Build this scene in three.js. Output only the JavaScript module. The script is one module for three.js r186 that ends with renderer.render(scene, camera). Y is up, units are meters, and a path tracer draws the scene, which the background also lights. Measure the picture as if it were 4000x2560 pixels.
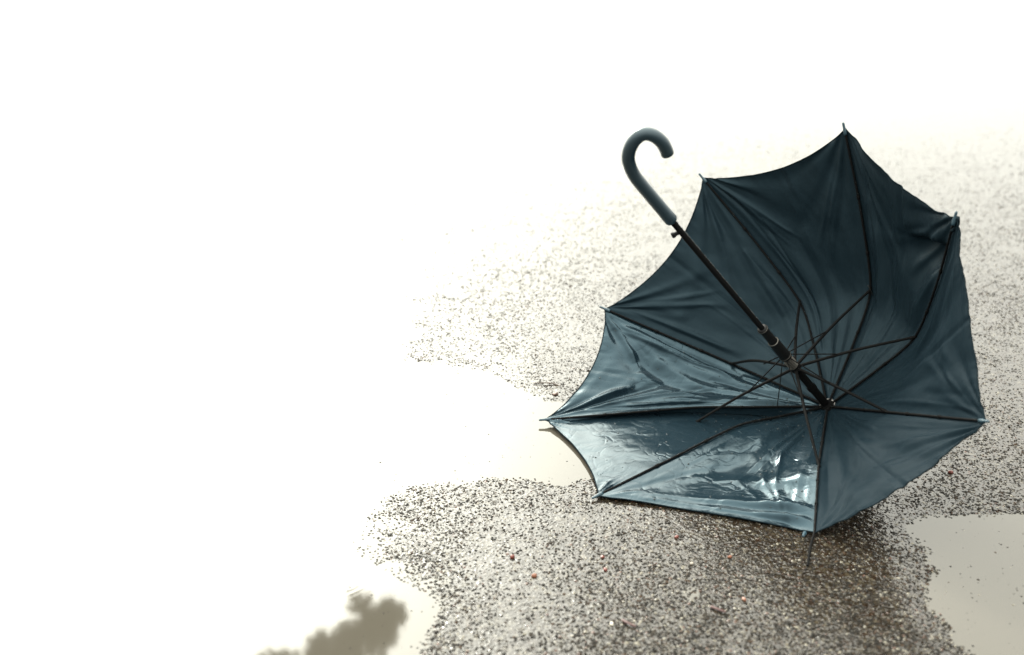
import * as THREE from 'three';
import { mergeGeometries } from 'three/addons/utils/BufferGeometryUtils.js';

// ---------------------------------------------------------------- camera, sky, sun, exposure
const W = 1024, H = 655;
const renderer = new THREE.WebGLRenderer({ antialias: true });
renderer.setSize(W, H);
renderer.toneMapping = THREE.LinearToneMapping;
renderer.toneMappingExposure = 5.4;
renderer.shadowMap.enabled = true;
const scene = new THREE.Scene();
const V = (x, y, z) => new THREE.Vector3(x, y, z);
const CAM_H = 1.133, PITCH = 0.377;
const camera = new THREE.PerspectiveCamera(34.66, W / H, 0.05, 2500);
camera.position.set(0, CAM_H, 0);
camera.lookAt(0, CAM_H - Math.sin(PITCH), -Math.cos(PITCH));
camera.focus = 2.35;
camera.userData.fStop = 2.2;

// a bright veil of thin cloud with the sun behind it, to the left beyond the umbrella
const SUN_AZ = -22 * Math.PI / 180, SUN_EL = 30 * Math.PI / 180;
const sunDir = V(Math.sin(SUN_AZ) * Math.cos(SUN_EL), Math.sin(SUN_EL), -Math.cos(SUN_AZ) * Math.cos(SUN_EL));
{
  const w = 1024, h = 512, d = new Float32Array(w * h * 4);
  for (let j = 0; j < h; j++) for (let i = 0; i < w; i++) {
    const el = ((j + 0.5) / h - 0.5) * Math.PI, az = ((i + 0.5) / w - 0.5) * 2 * Math.PI;
    const x = Math.cos(el) * Math.cos(az), y = Math.sin(el), z = Math.cos(el) * Math.sin(az);
    const ang = Math.acos(Math.max(-1, Math.min(1, x * sunDir.x + y * sunDir.y + z * sunDir.z))) * 180 / Math.PI;
    let L = 1.36 * (0.95 + 2.05 * Math.max(0, y)) / 3 * (0.50 + 0.52 * Math.exp(-((ang / 70) ** 2))) + 2.9 * Math.exp(-((ang / 18) ** 2)); // overcast: a third as bright at the horizon as overhead
    const warm = 0.03 * Math.exp(-((ang / 50) ** 2));
    const o = (j * w + i) * 4;
    d[o] = L * (1 + warm); d[o + 1] = L * (1.005 + warm * 0.6); d[o + 2] = L * (0.935 - warm); d[o + 3] = 1;
  }
  const sky = new THREE.DataTexture(d, w, h, THREE.RGBAFormat, THREE.FloatType);
  sky.mapping = THREE.EquirectangularReflectionMapping;
  sky.magFilter = sky.minFilter = THREE.LinearFilter;
  sky.needsUpdate = true;
  scene.background = sky;
  scene.environment = sky;
}
const sun = new THREE.DirectionalLight(new THREE.Color(1, 0.96, 0.89), 0.5);
sun.position.copy(sunDir).multiplyScalar(30);
sun.castShadow = true;
sun.shadow.radius = 20;
sun.shadow.mapSize.set(2048, 2048);
Object.assign(sun.shadow.camera, { left: -6, right: 6, top: 6, bottom: -6, near: 1, far: 60 });
sun.target.position.set(0.4, 0, -2);
scene.add(sun, sun.target);

// ---------------------------------------------------------------- helpers
const rng = (s) => () => { s |= 0; s = s + 0x6D2B79F5 | 0; let t = Math.imul(s ^ s >>> 15, 1 | s); t = t + Math.imul(t ^ t >>> 7, 61 | t) ^ t; return ((t ^ t >>> 14) >>> 0) / 4294967296; };
const hash2 = (x, y, s = 0) => { let n = Math.imul(x, 374761393) + Math.imul(y, 668265263) + Math.imul(s, 1274126177) | 0; n = Math.imul(n ^ n >>> 13, 1274126177); return ((n ^ n >>> 16) >>> 0) / 4294967296; };
const sm = (t) => t * t * (3 - 2 * t);
const step = (a, b, x) => sm(Math.min(1, Math.max(0, (x - a) / (b - a))));
const lerp = (a, b, t) => a + (b - a) * t;
function vnoise(x, y, s = 0, per = 0) {
  const xi = Math.floor(x), yi = Math.floor(y), u = sm(x - xi), v = sm(y - yi);
  const m = per ? (q) => ((q % per) + per) % per : (q) => q;
  return lerp(lerp(hash2(m(xi), m(yi), s), hash2(m(xi + 1), m(yi), s), u), lerp(hash2(m(xi), m(yi + 1), s), hash2(m(xi + 1), m(yi + 1), s), u), v) * 2 - 1;
}
function fbm(x, y, oct = 4, s = 0, per = 0) { let a = 0, k = 1, n = 0; for (let i = 0; i < oct; i++) { a += vnoise(x, y, s + i, per) * k; n += k; k *= 0.5; x *= 2; y *= 2; per *= 2; } return a / n; }
const used = new Map();
function numbered(name) { const n = used.get(name) || 0; used.set(name, n + 1); return n ? `${name}_${String(n).padStart(3, '0')}` : name; }
function mesh(name, geometry, material, parent) { const m = new THREE.Mesh(geometry, material); m.name = name; m.castShadow = m.receiveShadow = true; parent.add(m); return m; }
function tag(o, label, category, group, kind) { Object.assign(o.userData, { label, category }); if (group) o.userData.group = group; if (kind) o.userData.kind = kind; return o; }
const lin = (r, g, b) => new THREE.Color().setRGB(r, g, b);
const std = (o) => new THREE.MeshPhysicalMaterial(o);
function tex(w, h, fn, { srgb = false, repeat = 1 } = {}) {
  const d = new Uint8Array(w * h * 4);
  for (let j = 0; j < h; j++) for (let i = 0; i < w; i++) { const c = fn(i, j), o = (j * w + i) * 4; d[o] = c[0] * 255; d[o + 1] = c[1] * 255; d[o + 2] = c[2] * 255; d[o + 3] = 255; }
  const t = new THREE.DataTexture(d, w, h);
  t.wrapS = t.wrapT = THREE.RepeatWrapping; t.magFilter = THREE.LinearFilter; t.minFilter = THREE.LinearMipmapLinearFilter; t.generateMipmaps = true;
  if (srgb) t.colorSpace = THREE.SRGBColorSpace;
  t.repeat.set(repeat, repeat); t.needsUpdate = true;
  return t;
}
const grey = (v) => [v, v, v];
function tube(points, r0, r1 = r0, seg = 0, radial = 8) {          // a capped, tapering rod through the points
  const curve = new THREE.CatmullRomCurve3(points, false, 'centripetal');
  const n = seg || Math.max(1, (points.length - 1) * 8), fr = curve.computeFrenetFrames(n, false);
  const pos = [], idx = [];
  for (let i = 0; i <= n; i++) {
    const p = curve.getPointAt(i / n), r = lerp(r0, r1, i / n);
    for (let j = 0; j < radial; j++) { const a = j / radial * Math.PI * 2; const q = p.clone().addScaledVector(fr.normals[i], Math.cos(a) * r).addScaledVector(fr.binormals[i], Math.sin(a) * r); pos.push(q.x, q.y, q.z); }
    if (i) for (let j = 0; j < radial; j++) { const a = (i - 1) * radial + j, b = (i - 1) * radial + (j + 1) % radial; idx.push(a, b, a + radial, b, b + radial, a + radial); }
  }
  for (const [i, flip] of [[0, 1], [n, 0]]) {
    const c = pos.length / 3, p = curve.getPointAt(i / n); pos.push(p.x, p.y, p.z);
    for (let j = 0; j < radial; j++) { const a = i * radial + j, b = i * radial + (j + 1) % radial; flip ? idx.push(c, b, a) : idx.push(c, a, b); }
  }
  const g = new THREE.BufferGeometry(); g.setAttribute('position', new THREE.Float32BufferAttribute(pos, 3)); g.setIndex(idx); g.computeVertexNormals();
  return g;
}
function turned(profile, from, dir, seg = 24) {                      // a lathe with its axis from a point along a direction; profile of [radius, distance]
  const g = new THREE.LatheGeometry(profile.map(([r, d]) => new THREE.Vector2(Math.max(r, 1e-5), d)), seg);
  g.applyQuaternion(new THREE.Quaternion().setFromUnitVectors(V(0, 1, 0), dir)); g.translate(from.x, from.y, from.z);
  return g;
}

// ---------------------------------------------------------------- ground: wet asphalt, the water standing on it
const puddles = [
  [[-0.60, -2.70], [-0.22, -2.56], [-0.06, -2.55], [0.05, -2.47], [0.12, -2.40], [0.30, -2.30], [0.30, -2.1], [0.17, -1.985], [0.04, -1.975], [-0.14, -1.97], [-0.32, -1.95], [-0.7, -1.95]],
  [[0.80, -1.83], [0.95, -1.86], [1.25, -1.86], [1.3, -1.30], [0.76, -1.30], [0.735, -1.50], [0.76, -1.67]],
  [[-0.75, -1.75], [-0.41, -1.74], [-0.32, -1.68], [-0.25, -1.58], [-0.19, -1.48], [-0.21, -1.2], [-0.75, -1.2]],
];
function outside(poly, x, z) {                                       // distance to a polygon, negative inside
  let d = 1e9, inn = false;
  for (let i = 0, j = poly.length - 1; i < poly.length; j = i++) {
    const [ax, az] = poly[j], [bx, bz] = poly[i], ex = bx - ax, ez = bz - az, t = Math.min(1, Math.max(0, ((x - ax) * ex + (z - az) * ez) / (ex * ex + ez * ez)));
    d = Math.min(d, Math.hypot(x - ax - ex * t, z - az - ez * t));
    if ((az > z) !== (bz > z) && x < (bx - ax) * (z - az) / (bz - az) + ax) inn = !inn;
  }
  return inn ? -d : d;
}
function ground(x, z) {                                              // height of the asphalt; the standing water lies at y = 0
  const r = Math.hypot(x - 0.3, z + 1.9);
  const n = fbm(x * 3.1, z * 3.1, 4, 11);
  let h = 0.0016 + 0.0012 * n;
  if (r < 6) for (const p of puddles) { const d = outside(p, x, z) + 0.045 * fbm(x * 9, z * 9, 3, 5); h = Math.min(h, lerp(-0.007, h, step(-0.20, 0.07, d))); }
  const edge = -0.42 - 0.12 * Math.max(0, -z - 2) + 0.10 * fbm(z * 2.2, x * 2.2, 3, 3);       // road lowered at left under an added sheet of water, to whiten that side
  h -= 0.0075 * step(edge + 0.55, edge - 0.40, x);
  return h + 0.0005 * n + (r < 6 ? 0.0011 * fbm(x * 19, z * 19, 3, 17) : 0);
}
const axis_ = (n, a, span, c) => Array.from({ length: n + 1 }, (_, i) => c + a * Math.sinh((i / n * 2 - 1) * Math.asinh(span / a)));
{
  const xs = axis_(640, 0.9, 900, 0.15), zs = axis_(560, 0.8, 900, -1.9), nx = xs.length, nz = zs.length;
  const pos = new Float32Array(nx * nz * 3), uv = new Float32Array(nx * nz * 2), idx = [];
  for (let j = 0; j < nz; j++) for (let i = 0; i < nx; i++) {
    const k = j * nx + i, x = xs[i], z = zs[j];
    pos.set([x, ground(x, z), z], k * 3); uv.set([x, -z], k * 2);
    if (i && j) idx.push(k - nx - 1, k - 1, k - nx, k - 1, k, k - nx);
  }
  const g = new THREE.BufferGeometry();
  g.setAttribute('position', new THREE.BufferAttribute(pos, 3)); g.setAttribute('uv', new THREE.BufferAttribute(uv, 2)); g.setIndex(idx); g.computeVertexNormals();
  // aggregate: cells 8 mm apart on a 1.4 m tile
  const N = 2048, C = 176, cell = new Float32Array(N * N), id = new Float32Array(N * N);
  for (let j = 0; j < N; j++) for (let i = 0; i < N; i++) {
    const x = i / N * C, y = j / N * C, cx = Math.floor(x), cy = Math.floor(y); let d1 = 9, d2 = 9, w = 0;
    for (let q = -1; q <= 1; q++) for (let p = -1; p <= 1; p++) {
      const a = (cx + p + C) % C, b = (cy + q + C) % C, dx = cx + p + 0.1 + 0.8 * hash2(a, b, 1) - x, dy = cy + q + 0.1 + 0.8 * hash2(a, b, 2) - y, d = Math.hypot(dx, dy) * (0.8 + 0.5 * hash2(a, b, 3));
      if (d < d1) { d2 = d1; d1 = d; w = hash2(a, b, 4); } else if (d < d2) d2 = d;
    }
    cell[j * N + i] = Math.min(1, (d2 - d1) * 1.6); id[j * N + i] = w;
  }
  const bump = tex(N, N, (i, j) => { const k = j * N + i; return grey(Math.min(1, 0.30 + 0.42 * step(-0.1, 0.55, fbm(i / N * 230, j / N * 230, 2, 21, 230)) + 0.16 * fbm(i / N * 420, j / N * 420, 2, 27, 420) + 0.12 * fbm(i / N * 60, j / N * 60, 2, 24, 60))); }, { repeat: 1 / 1.4 });
  const colour = tex(N, N, (i, j) => {
    const k = j * N + i, w = id[k], e = cell[k], n = 1 + 0.25 * fbm(i / N * 256, j / N * 256, 2, 8, 256);
    const t = w < 0.5 ? [0.13, 0.105, 0.075] : w < 0.8 ? [0.19, 0.165, 0.125] : w < 0.93 ? [0.14, 0.10, 0.065] : [0.25, 0.23, 0.19];
    const f = lerp(0.75, 1, sm(e)) * n; return t.map((c) => Math.min(1, c * f));
  }, { srgb: true, repeat: 1 / 1.4 });
  const rough = tex(512, 512, (i, j) => grey(0.075 + 0.04 * fbm(i / 512 * 12, j / 512 * 12, 4, 31, 12)), { repeat: 1 / 0.9 });
  const road = mesh('asphalt_ground', g, std({ map: colour, bumpMap: bump, bumpScale: 0.0009, roughnessMap: rough, roughness: 1, ior: 1.5 }), scene);
  tag(road, 'wet grey asphalt with a shining film of rain', 'asphalt', null, 'structure');

  // the water: one level sheet that the asphalt rises through
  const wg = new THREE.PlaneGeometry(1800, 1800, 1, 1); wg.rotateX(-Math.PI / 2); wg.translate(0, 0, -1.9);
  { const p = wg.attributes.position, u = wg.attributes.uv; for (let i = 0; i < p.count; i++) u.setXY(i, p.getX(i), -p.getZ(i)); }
  // fine wind ripple everywhere, and the rings that a drop has left beside the bough's reflection
  const wb = tex(2048, 2048, (i, j) => {
    const x = i / 2048 * 3 - 1.5, y = j / 2048 * 3;
    let v = 0.5 + 0.05 * fbm(i / 2048 * 40, j / 2048 * 40, 3, 44, 40);
    for (const [cx, cy, R] of [[-0.36, 1.66, 0.10]]) { const d = Math.hypot(x - cx, y - cy); v += 0.012 * Math.sin((d - R) / 0.0135 * Math.PI * 2) * Math.exp(-(((d - R) / 0.022) ** 2)); }
    return grey(v);
  }, { repeat: 1 / 3 }); wb.offset.set(0.5, 0);
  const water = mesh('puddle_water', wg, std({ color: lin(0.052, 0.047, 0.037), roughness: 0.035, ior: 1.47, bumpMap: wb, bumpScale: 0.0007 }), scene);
  tag(water, 'still silty rainwater standing in broad pale puddles, with an added sheet at left that mirrors the bright sky', 'puddle', null, 'structure');
}

// aggregate that stands out of the film: too many to count
{
  const r = rng(77), geos = [];
  const stone = new THREE.IcosahedronGeometry(1, 2);
  { const p = stone.attributes.position; for (let i = 0; i < p.count; i++) { const v = V(p.getX(i), p.getY(i), p.getZ(i)), k = 1 + 0.22 * Math.sin(v.x * 3.1 + 1) * Math.cos(v.z * 2.7) + 0.13 * Math.sin(v.y * 5 + v.x * 4); p.setXYZ(i, v.x * k, v.y * k * 0.75, v.z * k); } stone.computeVertexNormals(); }
  const spots = [];
  const add = (x, z, size) => {
    const h = ground(x, z), top = h + size * 0.35;
    if (top < 0.0003) { if (h > -0.009 && x > -0.3 && z > -2.6 && r() < 0.02) spots.push([x, -size * 0.25, z, size]); return; }
    spots.push([x, h, z, size]);
  };
  for (let k = 0; k < 680000; k++) {                                  // thinner with distance
    const u = r(), z = -1.25 - 5.2 * u ** 1.4, half = 0.1 + (-z) * 0.62, x = (r() * 2 - 1) * half;
    if (x < -0.9 || r() < step(2.3, 6.3, -z)) continue;
    if (vnoise(x * 16, z * 16, 51) + 0.8 * vnoise(x * 5, z * 5, 52) < -0.5 + (r() - 0.5) * 2.6) continue;
    add(x, z, 0.0009 + 0.0021 * r() ** 2.6);
  }
  const dark = [], pale = [];
  for (const p of spots) (r() < 0.80 ? dark : pale).push(p);
  const grit = (list, name, label, material, tint) => {
    const m = new THREE.InstancedMesh(stone, material, list.length);
    const M = new THREE.Matrix4(), q = new THREE.Quaternion(), e = new THREE.Euler(), c = new THREE.Color();
    list.forEach(([x, h, z, s], i) => {
      e.set((r() - 0.5) * 0.7, r() * 6.3, (r() - 0.5) * 0.7); q.setFromEuler(e);
      M.compose(V(x, h - s * 0.08, z), q, V(s * (0.9 + r() * 0.9), s * (0.45 + 0.3 * r()), s * (0.7 + r() * 0.5))); m.setMatrixAt(i, M);
      tint(c, r(), 0.7 + 0.6 * r()); m.setColorAt(i, c);
    });
    m.name = name; m.castShadow = m.receiveShadow = true; scene.add(m);
    tag(m, label, 'gravel', null, 'stuff');
  };
  grit(dark, 'road_gravel', 'small dark stones of the road standing out of the rain film', std({ color: 0xffffff, roughness: 0.62, ior: 1.4, specularIntensity: 0.3 }),
    (c, w, t) => w < 0.7 ? c.setRGB(0.007 * t, 0.006 * t, 0.0045 * t) : w < 0.92 ? c.setRGB(0.020 * t, 0.0155 * t, 0.0105 * t) : c.setRGB(0.030 * t, 0.018 * t, 0.010 * t));
  grit(pale, 'road_grit', 'pale and rusty grains of grit glinting between the dark stones', std({ color: 0xffffff, roughness: 0.25, ior: 1.45 }),
    (c, w, t) => w < 0.45 ? c.setRGB(0.025 * t, 0.022 * t, 0.016 * t) : w < 0.60 ? c.setRGB(0.05 * t, 0.022 * t, 0.012 * t) : c.setRGB(0.11 * t, 0.098 * t, 0.072 * t));
}

// ---------------------------------------------------------------- the umbrella
const HUB = V(0.747, 0.045, -2.241), AX = V(-0.596, 0.722, 0.352).normalize(), SIDE = V(0.803, 0.535, 0.261).normalize();
const onAxis = (s, b = 0) => HUB.clone().addScaledVector(AX, s).addScaledVector(SIDE, b);
const KEYS = ['A', 'B', 'C', 'D', 'E', 'F', 'G', 'H'];              // clockwise from the topmost rib as seen from the handle
const TIP = { A: V(0.753, 0.674, -2.374), B: V(0.872, 0.569, -2.002), C: V(0.846, 0.283, -1.691), D: V(0.590, 0.010, -1.757), E: V(0.179, 0.009, -1.895), F: V(0.081, 0.014, -2.234), G: V(0.239, 0.192, -2.503), H: V(0.479, 0.512, -2.579) };
const JOINT = { A: V(0.847, 0.302, -2.340), B: V(0.895, 0.255, -2.160), C: V(0.801, 0.140, -2.018), D: V(0.6405, 0.060, -1.932), E: V(0.515, 0.042, -2.145), F: V(0.436, 0.032, -2.262), G: V(0.550, 0.082, -2.409), H: V(0.714, 0.233, -2.444) };
const ribCurve = {};
for (const k of KEYS) {
  const j = JOINT[k], t = TIP[k], a = HUB.clone().lerp(j, 0.55), b = j.clone().lerp(t, 0.5);
  const up = { A: 1, B: 1, C: 0.7, D: 0.2, E: 0.2, F: 0, G: 0.5, H: 1 }[k];
  const mid = HUB.clone().lerp(t, 0.5), out = j.clone().sub(mid); if (out.length() > 1e-3) out.normalize();
  a.addScaledVector(out, 0.008 * up); b.addScaledVector(out, 0.012 * up);
  ribCurve[k] = new THREE.CatmullRomCurve3([HUB.clone().addScaledVector(j.clone().sub(HUB).normalize(), 0.012), a, j, b, t], false, 'catmullrom', 0.4);
}
const ribAt = (k, s) => ribCurve[k].getPoint(Math.min(1, Math.max(0, s)));

// fabric. uv in metres across (u) and along (v) the panel
const weave = tex(512, 512, (i, j) => grey(Math.min(1, Math.max(0, 0.5 + 0.10 * Math.sin(i / 512 * Math.PI * 2 * 96) + 0.10 * Math.sin(j / 512 * Math.PI * 2 * 96) + 0.22 * fbm(i / 512 * 10, j / 512 * 26, 4, 61, 0)))), { repeat: 1 / 0.16 });
const crumple = tex(1024, 1024, (i, j) => {
  const x = i / 1024 * 8, y = j / 1024 * 8, wx = fbm(x, y, 3, 71, 8), wy = fbm(x + 3, y, 3, 72, 8);
  let v = 0; for (const [sx, sy, s, k] of [[1, 2, 81, 0.6], [2, 1, 82, 0.4], [3, 5, 83, 0.25]]) v += k * (1 - Math.abs(vnoise((x + wx) * sx, (y + wy) * sy, s, 0))) ** 3;
  return grey(Math.min(1, v * 0.75));
}, { repeat: 1 / 0.55 });
const wetRough = tex(1024, 1024, (i, j) => {
  const x = i / 1024 * 6, y = j / 1024 * 6;
  const n = fbm(x + 0.5 * fbm(x * 2, y * 2, 3, 91, 12), y, 5, 90, 6), film = step(-0.06, -0.01, n + 0.05 * fbm(x * 8, y * 3, 2, 95, 48));
  return grey(lerp(0.26, 0.17, film) + 0.04 * fbm(x * 6, y * 6, 2, 93, 36));
}, { repeat: 1 / 0.8 });
const NAVY = lin(0.0055, 0.0118, 0.0164);
const fabricDry = std({ color: NAVY.clone().multiplyScalar(0.95), roughness: 0.42, specularIntensity: 0.45, specularColor: lin(0.6, 0.87, 1.0), ior: 1.45, bumpMap: weave, bumpScale: 0.0005, side: THREE.DoubleSide });
const fabricMatt = fabricDry.clone(); Object.assign(fabricMatt, { roughness: 0.55, specularIntensity: 0.13 });
const fabricWet = std({ color: NAVY.clone().multiplyScalar(1.1), roughness: 1, roughnessMap: wetRough, ior: 1.5, specularColor: lin(0.58, 0.86, 1.0), bumpMap: crumple, bumpScale: 0.0009, side: THREE.DoubleSide });
const fabricHem = std({ color: lin(0.006, 0.011, 0.014), roughness: 0.8, ior: 1.4, specularIntensity: 0.07 });
const blackMetal = std({ color: lin(0.006, 0.006, 0.006), roughness: 0.5, ior: 1.4, specularIntensity: 0.07 });
const blackPlastic = std({ color: lin(0.006, 0.006, 0.006), roughness: 0.45, ior: 1.4, specularIntensity: 0.35 });
const steel = std({ color: lin(0.10, 0.095, 0.085), metalness: 1, roughness: 0.4 });
const scuff = tex(512, 512, (i, j) => grey(0.30 + 0.14 * fbm(i / 512 * 14, j / 512 * 14, 5, 131, 14)), { repeat: 1 });
const rubber = std({ bumpMap: scuff, bumpScale: 0.0004, clearcoat: 0.3, clearcoatRoughness: 0.12, color: lin(0.010, 0.022, 0.030), roughness: 0.30, ior: 1.5, specularColor: lin(0.8, 0.95, 1) });
const capMat = std({ color: lin(0.02, 0.045, 0.06), roughness: 0.35, ior: 1.48 });

const umbrella = new THREE.Group(); umbrella.name = 'umbrella'; scene.add(umbrella);
tag(umbrella, 'open dark teal umbrella lying on its side on wet asphalt, inside showing', 'umbrella');
// children are given in world places; the group stands at the hub's foot
umbrella.position.set(HUB.x, 0, HUB.z);
const put = (name, g, m, parent = umbrella) => { if (parent === umbrella || parent.parent === umbrella) g.translate(-HUB.x, 0, -HUB.z); return mesh(name, g, m, parent); };

// per panel: scallop depth, sag (outward positive), amplitude of the fans at either tip, folds [s0, t0, s1, t1, width, height]
const PANELS = {
  AB: { pocket: [0.845, 0.80, 0.045], scal: 0.055, sag: 0.006, fan: [0.003, 0.004], folds: [[0.68, 0.60, 0.95, 0.90, 0.010, 0.008], [0.5, 0.74, 0.93, 0.97, 0.012, 0.008], [0.25, 0.55, 0.98, 0.42, 0.02, 0.003], [0.3, 0.86, 0.9, 0.93, 0.04, -0.006], [0.2, 0.2, 0.98, 0.12, 0.025, 0.004]] },
  BC: { scal: 0.02, sag: 0.004, fan: [0.004, 0.003], folds: [[0.3, 0.15, 0.95, 0.12, 0.05, 0.008], [0.4, 0.3, 0.98, 0.30, 0.03, -0.005], [0.5, 0.72, 0.97, 0.95, 0.04, 0.006], [0.3, 0.8, 0.97, 0.98, 0.025, 0.004]] },
  CD: { scal: 0.0, sag: 0.018, fan: [0.004, 0.002], folds: [[0.25, 0.10, 0.97, 0.07, 0.05, 0.009], [0.2, 0.25, 0.9, 0.12, 0.02, -0.004], [0.12, 0.5, 0.9, 0.48, 0.008, 0.0022], [0.9, 0.9, 0.86, 0.3, 0.05, 0.006]] },
  DE: { pin: 0.055, scal: 0.01, sag: 0.02, fan: [0.001, 0.003], folds: [[0.845, 0.0, 0.965, 1.0, 0.019, 0.026], [0.925, 0.0, 0.985, 1.0, 0.015, 0.022], [0.60, 0.0, 0.80, 0.75, 0.03, 0.008], [0.2, 0.46, 0.83, 0.40, 0.007, 0.0025], [0.62, 0.0, 0.60, 0.34, 0.022, 0.003], [0.70, 0.0, 0.68, 0.34, 0.022, -0.002], [0.3, 0.75, 0.95, 0.85, 0.05, 0.004], [0.45, 0.15, 0.82, 0.13, 0.006, 0.0018], [0.5, 0.08, 0.82, 0.06, 0.006, 0.0018]] },
  EF: { pin: 0.006, scal: 0.035, sag: 0.03, drop: 0.07, fan: [0.009, 0.009], folds: [[0.45, 0.88, 0.97, 0.97, 0.03, 0.008], [0.35, 0.3, 0.97, 0.02, 0.02, 0.012], [0.75, 0.2, 0.93, 0.6, 0.02, 0.006], [0.35, 0.45, 0.85, 0.55, 0.02, 0.003], [0.5, 0.16, 0.98, 0.06, 0.04, 0.009], [0.6, 0.30, 0.97, 0.12, 0.03, -0.005], [0.55, 0.7, 0.97, 0.9, 0.025, 0.004], [0.3, 0.62, 0.62, 0.78, 0.012, 0.003]] },
  FG: { scal: 0.06, sag: 0.016, fan: [0.004, 0.004], folds: [[0.40, 0.60, 0.97, 0.97, 0.022, 0.012], [0.48, 0.45, 0.97, 0.93, 0.02, 0.012], [0.35, 0.75, 0.97, 0.985, 0.02, 0.009], [0.6, 0.4, 0.96, 0.86, 0.02, -0.009], [0.55, 0.3, 0.8, 0.55, 0.016, 0.007], [0.35, 0.5, 0.88, 0.5, 0.008, 0.003], [0.5, 0.28, 0.97, 0.07, 0.02, 0.005], [0.45, 0.36, 0.8, 0.26, 0.012, 0.003]] },
  GH: { scal: 0.07, sag: 0.010, fan: [0.004, 0.005], folds: [[0.3, 0.30, 0.95, 0.06, 0.04, -0.006], [0.25, 0.42, 0.6, 0.22, 0.025, 0.005], [0.2, 0.5, 0.9, 0.5, 0.008, 0.002], [0.5, 0.84, 0.97, 0.97, 0.03, 0.006], [0.4, 0.93, 0.9, 0.985, 0.03, -0.004]] },
  HA: { scal: 0.055, sag: 0.008, fan: [0.004, 0.003], folds: [[0.15, 0.5, 0.93, 0.5, 0.008, 0.0025], [0.2, 0.78, 0.95, 0.80, 0.02, 0.003], [0.2, 0.86, 0.95, 0.92, 0.03, -0.004], [0.3, 0.2, 0.95, 0.05, 0.04, 0.006], [0.2, 0.12, 0.9, 0.03, 0.02, -0.004]] },
};
for (const [key, n, hs] of [['AB', 16, 0.0055], ['BC', 14, 0.004], ['CD', 12, 0.004], ['DE', 16, 0.003], ['EF', 22, 0.006], ['FG', 26, 0.009], ['GH', 16, 0.005], ['HA', 16, 0.0045]]) {
  const r = rng(key.charCodeAt(0) * 31 + 4);                          // the many thin creases that pull in from tips and hub
  for (let i = 0; i < n; i++) {
    const side = r() < 0.5, hub = r() < 0.3, t1 = hub ? 0.08 + 0.84 * r() : side ? 0.03 + 0.09 * r() : 0.97 - 0.09 * r(), t0 = hub ? t1 : side ? 0.1 + 0.45 * r() : 0.9 - 0.45 * r();
    PANELS[key].folds.push([hub ? 0.08 : 0.35 + 0.5 * r(), t0, hub ? 0.4 + 0.5 * r() : 0.96, t1, 0.005 + 0.009 * r(), hs * (0.4 + 0.8 * r()) * (r() < 0.7 ? 1 : -1)]);
  }
}
const panelPoints = {};
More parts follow.
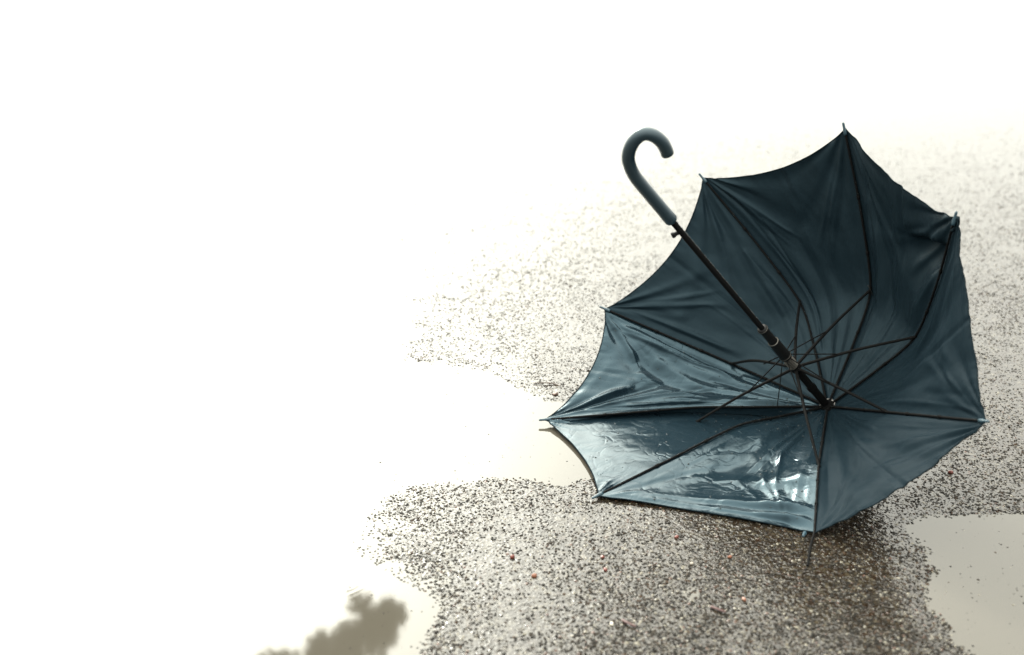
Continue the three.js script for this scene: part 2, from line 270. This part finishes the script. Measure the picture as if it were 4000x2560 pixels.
function panel(ka, kb) {
  const L0 = 0.6, key = ka + kb, P = PANELS[key], NS = 150, NT = 130, seed = key.charCodeAt(0) * 7;
  const pts = [];
  const base = (s, t) => {
    const e = 4 * t * (1 - t), se = s * (1 - P.scal * (s ** 2) * e ** 0.85);
    const p = ribAt(ka, se).lerp(ribAt(kb, se), t);
    return p;
  };
  const cen = base(0.6, 0.5), out = cen.clone().sub(onAxis(0.3)).normalize();
  for (let i = 0; i <= NS; i++) {
    const s = 0.02 + 0.98 * i / NS, row = [];
    for (let j = 0; j <= NT; j++) {
      const t = j / NT, p = base(s, t), e = 0.004;
      let n = base(s + e, t).sub(base(s - e, t)).cross(base(s, Math.min(1, t + e)).sub(base(s, Math.max(0, t - e)))).normalize();
      if (n.dot(out) < 0) n.negate();
      const w = ribAt(ka, s).distanceTo(ribAt(kb, s)) + 1e-4, L = 0.6;
      const pin = Math.min(1, Math.min(t, 1 - t) * w / (P.pin || 0.02));         // fixed along the ribs
      let d = P.sag * 4 * t * (1 - t) * Math.min(1, s * 1.4);
      if (P.pocket) { const [ps, pt, pd] = P.pocket, lip = s - ps - 0.10 * (t - pt); d += pd * Math.exp(-((lip * L0 / (lip > 0 ? 0.016 : 0.07)) ** 2)) * Math.exp(-(((t - pt) * w / 0.075) ** 2)); } // a pocket of slack cloth hanging outward
      if (P.drop) d += P.drop * sm(Math.min(1, (1 - t) * w / 0.014)) * sm(Math.min(1, s * 3)) * sm(Math.min(1, (1 - s) * 4));
      for (const [tx, amp, q] of [[t, P.fan[0], 1], [1 - t, P.fan[1], 2]]) {
        const dx = tx * w, dy = (1 - s) * L + 0.01, r = Math.hypot(dx, dy), th = Math.atan2(dx, dy);
        d += amp * Math.exp(-r / 0.16) * Math.min(1, r / 0.04) * Math.sin(th * 13 + 2 * vnoise(th * 4, r * 5, seed + q) + q + seed) * Math.min(1, th * 5);
      }
      d += 0.0035 * Math.exp(-s / 0.5) * Math.sin(t * 22 + 2 * vnoise(t * 5, s * 3, seed + 5)) * s * 3;
      d += 0.0013 * vnoise(t * 45, 3.3, seed + 6) * Math.exp(-(1 - s) / 0.025);
      d += (P.pin ? 0.0045 : 0.0055) * (1 - 0.8 * step(0.75, 1, s)) * fbm(t * w * 9, s * 3, 2, seed + 7) + 0.0010 * fbm(t * w * 40, s * 8, 2, seed + 8);
      d += 0.0028 * (1 - Math.min(1, Math.abs(t - 0.5) * w / 0.012)) * Math.min(1, s * 3);
      for (const [s0, t0, s1, t1, wd, ht] of P.folds) {
        const ax = t0 * w, ay = s0 * L, bx = t1 * w, by = s1 * L, ex = bx - ax, ey = by - ay, px = t * w, py = s * L;
        const k = Math.min(1, Math.max(0, ((px - ax) * ex + (py - ay) * ey) / (ex * ex + ey * ey)));
        const bend = 0.003 * vnoise(k * 4, s0 * 9, seed + 9), dd = Math.hypot(px - ax - ex * k, py - ay - ey * k) + bend * (k * (1 - k)) * 4;
        const taper = Math.min(1, k * 4 + (t0 === 0 ? 1 : 0)) * lerp(1, 0.35, k) * (P.pin ? 1 : 1 - 0.75 * step(0.86, 1, s));
        d -= ht * Math.exp(-((dd / (wd * lerp(1, 0.6, k))) ** 2)) * taper;
      }
      const common = p.clone().sub(onAxis(0.35)).normalize(); p.addScaledVector(common.lerp(n, pin).normalize(), 0.0045 + d * pin);
      if (P.drop) { const x = (1 - t) * w / 0.018; p.z -= 0.036 * x * Math.exp(1 - x) * sm(Math.min(1, s * 3)) * sm(Math.min(1, (1 - s) * 4)); } // the cloth sags back under the rib
      const y = p.y - 0.005; p.y = 0.005 + (y > 0.02 ? y : 0.5 * (y + Math.sqrt(y * y + 0.00004)) * (y > 0.02 ? 1 : 1));
      { const fl = 0.0075 + 0.0028 * fbm(p.x * 5 + p.z * 2, p.z * 13, 2, seed + 12) + 0.0007 * fbm(p.x * 30, p.z * 40, 2, seed + 13) - 0.0035 * step(0.8, 1, s); if (s > 0.05) p.y = Math.max(p.y, 0.002) + (fl - 0.002) * Math.exp(-Math.max(0, p.y - 0.002) / 0.01) * pin; }
      row.push(p);
    }
    pts.push(row);
  }
  const pos = [], uv = [], idx = [], n1 = NT + 1;
  for (let i = 0; i <= NS; i++) for (let j = 0; j <= NT; j++) {
    const p = pts[i][j]; pos.push(p.x, p.y, p.z);
    const w = pts[i][0].distanceTo(pts[i][NT]); uv.push((j / NT - 0.5) * w + seed * 0.137, i / NS * 0.6 + seed * 0.071);
    if (i && j) { const k = i * n1 + j; idx.push(k - n1 - 1, k - 1, k - n1, k - 1, k, k - n1); }
  }
  const g = new THREE.BufferGeometry();
  g.setAttribute('position', new THREE.Float32BufferAttribute(pos, 3)); g.setAttribute('uv', new THREE.Float32BufferAttribute(uv, 2)); g.setIndex(idx); g.computeVertexNormals();
  const wet = ['DE', 'EF', 'FG'].includes(key);
  const m = put('canopy_panel', g, wet ? fabricWet : key === 'CD' || key === 'BC' ? fabricMatt : fabricDry);
  if (wet) m.userData.label = 'glossy wet canopy panel lying low over the ground';
  panelPoints[key] = pts;
  put('hem', tube(pts[NS].filter((_, j) => j % 2 === 0).map((p) => p.clone()), 0.0014, 0.0014, 130, 6), fabricHem, m);
}
for (let i = 0; i < 8; i++) panel(KEYS[i], KEYS[(i + 1) % 8]);

// ribs with their tip caps
for (const k of KEYS) {
  const c = ribCurve[k], pts = []; for (let i = 0; i <= 24; i++) pts.push(c.getPoint(i / 24));
  let end = 1;
  if (k === 'D') pts.push(V(0.572, 0.006, -1.715), V(0.549, 0.004, -1.650));
  const rib = put('rib', tube(pts, 0.0029, 0.0024, 90, 8), blackMetal);
  const dir = c.getPoint(1).sub(c.getPoint(0.93)).normalize();
  if (k === 'B') dir.set(0.05, 1, 0.1).normalize();
  const from = k === 'D' ? V(0.572, 0.007, -1.757) : TIP[k].clone().addScaledVector(dir, -0.012);
  if (k === 'D') dir.set(-0.45, 0.1, 0.9).normalize();
  const cap = put('tip_cap', turned([[0, 0], [0.0036, 0.0005], [0.0042, 0.004], [0.0042, 0.012], [0.0032, 0.015], [0.0030, 0.026], [0.0026, 0.029], [0, 0.030]].map(([r, d]) => [r * 0.95, k === 'D' ? d * 0.6 : d]), from, dir, 14), capMat, rib);
  if (k === 'D') { rib.userData.label = 'lowest rib, slipped out of the fabric with its bare end on the road'; }
  for (const u of [0.3, 0.62, 0.8]) { const p = c.getPoint(u), q = c.getPoint(u + 0.012); put('rib_tie', tube([p, q], 0.0036, 0.0036, 2, 8), blackMetal, rib); }
}
// stretchers from the runner to the ribs; the one of the left rib has come off, that of the next has gone
const ringAt = (target, s = 0.176, r = 0.011) => { const o = onAxis(s), d = target.clone().sub(o); d.addScaledVector(AX, -d.dot(AX)).normalize(); return o.addScaledVector(d, r); };
const END = {}; for (const k of KEYS) END[k] = JOINT[k].clone();
END.F = V(0.437, 0.006, -2.235); delete END.E;
for (const k in END) {
  const a = ringAt(END[k]), b = END[k], mid = a.clone().lerp(b, 0.5).addScaledVector(AX, k === 'G' ? 0.02 : 0.006);
  const st = put('stretcher', tube([a, mid, b], 0.0037, 0.0030, 32, 8), blackMetal);
  const d = b.clone().sub(a).normalize();
  put('joint', tube([b.clone().addScaledVector(d, -0.012), b.clone().addScaledVector(d, 0.006)], 0.0036, 0.0034, 3, 10), blackMetal, st);
  const far = a.clone().lerp(b, { A: 0.42, H: 0.42, B: 0.36, C: 0.40, D: 0.36, G: 0.42, F: 0.42 }[k]).addScaledVector(AX, 0.006);
  const wa = ringAt(END[k], 0.226, 0.010);
  put('brace_wire', tube([wa, far], 0.0014, 0.0014, 6, 6), blackMetal, st);
}
{ const a = ringAt(JOINT.E, 0.222, 0.012); const w = put('loose_wire', tube([a, a.clone().add(V(-0.001, -0.05, 0.004)), a.clone().add(V(-0.003, -0.115, 0.006))], 0.0011, 0.0012, 16, 6), blackMetal); }
put('rib_latch', tube([END.F.clone().add(V(-0.025, -0.001, 0.004)), END.F.clone().add(V(0.028, 0.001, -0.004))], 0.0022, 0.0018, 6, 8), blackMetal);
{ const j = JOINT.A; put('wire_hook', tube([j.clone().add(V(-0.009, 0.014, 0.006)), j.clone().add(V(-0.002, 0.002, 0.008)), j.clone().add(V(0.008, -0.014, 0.004))], 0.001, 0.001, 10, 6), steel); }

// shaft, runner, spring, hub
put('shaft', turned([[0.0095, 0], [0.0095, 0.082], [0.0110, 0.083], [0.0110, 0.092], [0.0088, 0.093], [0.0088, 0.16], [0.0062, 0.161], [0.0062, 0.76]], HUB, AX, 28), blackMetal);
put('hub', turned([[0, -0.012], [0.013, -0.010], [0.016, -0.004], [0.016, 0.006], [0.012, 0.010], [0.0098, 0.016]], HUB, AX, 24), blackPlastic);
put('ferrule', turned([[0.012, -0.010], [0.006, -0.014], [0.0045, -0.040], [0.003, -0.046], [0, -0.047]].reverse(), HUB, AX, 16), blackPlastic);
const runner = put('runner', turned([[0.0088, 0.168], [0.0125, 0.170], [0.0125, 0.178], [0.0092, 0.182], [0.0092, 0.222], [0.0134, 0.223], [0.0138, 0.232], [0.0128, 0.236], [0.0126, 0.286], [0.0102, 0.289], [0.0100, 0.331], [0.0112, 0.333], [0.0112, 0.341], [0.0063, 0.342]], HUB, AX, 32), blackPlastic);
for (const [s, r] of [[0.2285, 0.0139], [0.2865, 0.0122], [0.3375, 0.0113]]) put('collar_ring', turned([[r - 0.001, s - 0.0018], [r + 0.0005, s - 0.001], [r + 0.0005, s + 0.001], [r - 0.001, s + 0.0018]], HUB, AX, 32), steel, runner);
{ // the coil of the opening spring under the runner
  const pts = [], e1 = SIDE, e2 = AX.clone().cross(SIDE); for (let i = 0; i <= 160; i++) { const a = i / 160 * Math.PI * 2 * 8; pts.push(onAxis(0.183 + 0.037 * i / 160).addScaledVector(e1, Math.cos(a) * 0.0108).addScaledVector(e2, Math.sin(a) * 0.0108)); }
  put('spring', tube(pts, 0.0013, 0.0013, 400, 6), steel);
}
// crook handle
const crook = [[0.737, 0], [0.76, 0], [0.79, 0], [0.82, 0], [0.845, 0], [0.870, 0.001], [0.894, 0.006], [0.913, 0.014], [0.930, 0.029], [0.9415, 0.049], [0.942, 0.066], [0.930, 0.077], [0.909, 0.082], [0.890, 0.080], [0.879, 0.077]].map(([s, b]) => onAxis(s, b));
const handle = put('handle', tube(crook, 0.0128, 0.0126, 140, 24), rubber);
{ const n = crook.length, d = crook[n - 1].clone().sub(crook[n - 2]).normalize(); put('end_cap', turned([[0.0126, -0.001], [0.0122, 0.002], [0.009, 0.0045], [0, 0.0055]], crook[n - 1], d, 24), rubber, handle); }
put('handle_ferrule', turned([[0.0063, 0.728], [0.0118, 0.730], [0.0132, 0.734], [0.0132, 0.752], [0.0128, 0.754]], HUB, AX, 28), rubber, handle);
{ const o = onAxis(0.695), d = SIDE.clone().multiplyScalar(-1); const b = put('release_button', turned([[0.0045, 0.004], [0.0048, 0.013], [0.0062, 0.014], [0.0062, 0.019], [0, 0.020]], o, d, 14), blackPlastic); }
{ // closing strap folded over behind the right upper tip
  const p = TIP.B.clone(); put('closing_strap', tube([p.clone().add(V(0.004, 0.004, 0)), p.clone().add(V(0.009, -0.012, -0.004)), p.clone().add(V(0.002, -0.026, -0.008))], 0.006, 0.003, 12, 10), fabricHem); }
{ // rain beading on ribs, shaft and handle
  const r = rng(5), list = [];
  const bead = (p, s) => list.push([p, s]);
  for (const k of KEYS) for (let i = 0; i < 70; i++) { const c = ribCurve[k].getPoint(r()); bead(c.add(V((r() - 0.5) * 0.004, 0.0018, (r() - 0.5) * 0.004)), 0.0005 + 0.0008 * r()); }
  for (let i = 0; i < 260; i++) { const s = 0.35 + 0.37 * r(), a = r() * 1.6 - 0.2, o = onAxis(s); const d = V(0, 1, 0).addScaledVector(SIDE, a - 0.4); d.addScaledVector(AX, -d.dot(AX)).normalize(); bead(o.addScaledVector(d, 0.0064), 0.0004 + 0.0009 * r()); }
  for (const key of ['DE', 'EF', 'FG']) for (let i = 0; i < 130; i++) { const P = panelPoints[key], a = 8 + Math.floor(r() * 140), b = 3 + Math.floor(r() * 124); bead(P[a][b].clone(), 0.0007 + 0.0019 * r() ** 3); }
  const m = new THREE.InstancedMesh(new THREE.SphereGeometry(1, 10, 7), std({ color: lin(0.02, 0.028, 0.03), roughness: 0.04, ior: 1.34 }), list.length), M = new THREE.Matrix4();
  list.forEach(([p, s], i) => { M.makeScale(s, s * 0.8, s); M.setPosition(p.x - HUB.x, p.y, p.z - HUB.z); m.setMatrixAt(i, M); });
  m.name = 'rain_drops'; m.userData.kind = 'stuff'; umbrella.add(m);
}

// ---------------------------------------------------------------- small things on the road
function pebble(x, z, size, colour, name, label, category, group) {
  size *= 0.8; const g = new THREE.IcosahedronGeometry(1, 3), p = g.attributes.position, k = x * 91 + z * 37;
  for (let i = 0; i < p.count; i++) { const v = V(p.getX(i), p.getY(i), p.getZ(i)), q = size * (1 + 0.16 * Math.sin(v.x * 2.6 + k) + 0.12 * Math.cos(v.z * 3.3 - k)); p.setXYZ(i, v.x * q, v.y * q * 0.7, v.z * q * 0.85); }
  g.computeVertexNormals();
  const m = mesh(numbered(name), g, std({ color: colour, roughness: 0.3, ior: 1.45 }), scene);
  m.position.set(x, Math.max(0, ground(x, z)) + size * 0.35, z); m.rotation.y = k;
  return tag(m, label, category, group);
}
const RED = lin(0.10, 0.022, 0.014), ORANGE = lin(0.16, 0.06, 0.03), CREAM = lin(0.32, 0.29, 0.24);
pebble(0.32, -1.75, 0.0055, RED, 'red_pebble', 'dark red pebble just below the umbrella\'s lower edge', 'pebble');
pebble(0.17, -1.68, 0.0048, RED, 'red_pebble', 'small red pebble, upper of two close together left of the umbrella\'s low corner', 'pebble');
pebble(0.172, -1.64, 0.0055, RED, 'red_pebble', 'rust red pebble, lower of two close together on the wet road', 'pebble');
pebble(0.00, -1.68, 0.0065, RED, 'red_pebble', 'red pebble farthest left, among dark grit near the mirrored bough', 'pebble');
pebble(0.04, -1.62, 0.0065, ORANGE, 'orange_pebble', 'orange brown pebble left on the wet road', 'pebble');
pebble(0.41, -1.68, 0.0052, ORANGE, 'orange_pebble', 'orange pebble in the dark reflection under the umbrella', 'pebble');
pebble(0.41, -1.55, 0.0055, ORANGE, 'orange_pebble', 'orange pebble near the bottom right of the dark reflection', 'pebble');
pebble(0.95, -2.00, 0.0065, RED, 'red_pebble', 'red pebble right of the umbrella on pale wet road', 'pebble');
pebble(0.17, -1.48, 0.0055, CREAM, 'white_pebble', 'cream white pebble above the bottom edge beside a dark red husk', 'pebble');
pebble(0.335, -1.66, 0.0045, CREAM, 'white_pebble', 'white pebble on the dark road below the umbrella', 'pebble');
function husk(x, z, turn, label) {
  const pts = [V(-0.014, 0, 0), V(-0.007, 0.001, 0.001), V(0, 0.0018, 0.0015), V(0.008, 0.001, 0.001), V(0.013, 0, -0.001)];
  const body = tube(pts, 0.0032, 0.0022, 24, 10); body.scale(1, 0.6, 1);
  const m = mesh(numbered('seed_husk'), body, std({ color: lin(0.045, 0.014, 0.012), roughness: 0.4 }), scene);
  m.position.set(x, Math.max(0, ground(x, z)) + 0.003, z); m.rotation.y = turn;
  return tag(m, label, 'seed husk');
}
husk(0.20, -1.48, -0.7, 'dark red seed husk near the bottom edge beside a white pebble');
husk(0.36, -1.52, -0.6, 'dark brown seed husk farther right on the grey wet road');
{ const m = mesh('twig', tube([V(-0.030, 0.002, -0.004), V(-0.012, 0.004, -0.001), V(0.006, 0.005, 0.001), V(0.022, 0.004, 0.004), V(0.034, 0.001, 0.010)], 0.0012, 0.0020, 32, 7), std({ color: lin(0.05, 0.032, 0.02), roughness: 0.5 }), scene); m.position.set(0.085, 0.001, -2.46); tag(m, 'thin brown twig at the far edge of the pale puddle', 'twig'); }
{ const g = new THREE.IcosahedronGeometry(0.008, 3), p = g.attributes.position; for (let i = 0; i < p.count; i++) { const x = p.getX(i), z = p.getZ(i), k = 1 + 0.25 * Math.sin(x * 500) * Math.cos(z * 430); p.setXYZ(i, x * k, p.getY(i) * 0.5 * k, z * k); } g.computeVertexNormals(); const m = mesh('leaf_scrap', g, std({ color: lin(0.06, 0.03, 0.018), roughness: 0.5 }), scene); m.position.set(0.11, 0.003, -2.40); tag(m, 'brown leaf scrap in the puddle left of the umbrella', 'leaf scrap'); }

// ---------------------------------------------------------------- the tree, out of frame, whose bough the lower left puddle mirrors
{
  const tree = new THREE.Group(); tree.name = 'tree'; tree.position.set(-7.6, 0, -5.6); scene.add(tree);
  tag(tree, 'leafy tree whose dark bough is mirrored in the puddle at lower left', 'tree');
  const bark = std({ color: lin(0.05, 0.04, 0.03), roughness: 0.9 }), leafM = std({ color: lin(0.035, 0.05, 0.02), roughness: 0.6, side: THREE.DoubleSide });
  const rel = (x, y, z) => V(x + 7.6, y, z + 5.6);
  mesh('trunk', tube([V(0, -0.1, 0), V(0.1, 1.8, 0), V(0.05, 3.6, -0.1), V(0.2, 5.5, 0.1), V(0.1, 7.6, 0.1)], 0.30, 0.08, 40, 12), bark, tree);
  const bough = [rel(-7.5, 4.0, -5.6), rel(-5.2, 5.3, -6.3), rel(-3.4, 5.9, -7.4), rel(-2.6, 5.9, -8.1), rel(-2.15, 6.0, -8.4), rel(-1.70, 5.92, -8.85), rel(-1.27, 5.78, -9.3)];
  mesh('bough', tube(bough, 0.13, 0.02, 48, 9), bark, tree);
  const r = rng(19), pos = [];
  const leaf = (c, s) => { const a = V(r() - 0.5, r() - 0.5, r() - 0.5).normalize(), b = V(r() - 0.5, r() - 0.5, r() - 0.5).cross(a).normalize(); const q = [c.clone().addScaledVector(a, -s), c.clone().addScaledVector(b, s * 0.5), c.clone().addScaledVector(a, s), c.clone().addScaledVector(b, -s * 0.5)]; for (const i of [0, 1, 2, 0, 2, 3]) pos.push(q[i].x, q[i].y, q[i].z); };
  const clump = (c, rad, n) => { for (let i = 0; i < n; i++) { const d = V(r() - 0.5, r() - 0.5, r() - 0.5).normalize().multiplyScalar(rad * Math.cbrt(r())); leaf(c.clone().add(d), 0.045 + 0.03 * r()); } };
  const curve = new THREE.CatmullRomCurve3(bough);
  for (let i = 0; i < 46; i++) { const u = 0.56 + 0.44 * i / 45, c = curve.getPoint(u).add(V((r() - 0.5) * 0.4, (r() - 0.5) * 0.35, (r() - 0.5) * 0.4)); clump(c, lerp(0.27, 0.09, u) + 0.07 * r(), 70); }
  for (let i = 0; i < 60; i++) { const a = r() * 6.28, d = 1.9 * Math.sqrt(r()); clump(V(Math.cos(a) * d, 5.4 + 2.6 * r(), Math.sin(a) * d), 0.5, 110); }
  const g = new THREE.BufferGeometry(); g.setAttribute('position', new THREE.Float32BufferAttribute(pos, 3)); g.computeVertexNormals();
  mesh('crown', g, leafM, tree);
}

renderer.render(scene, camera);
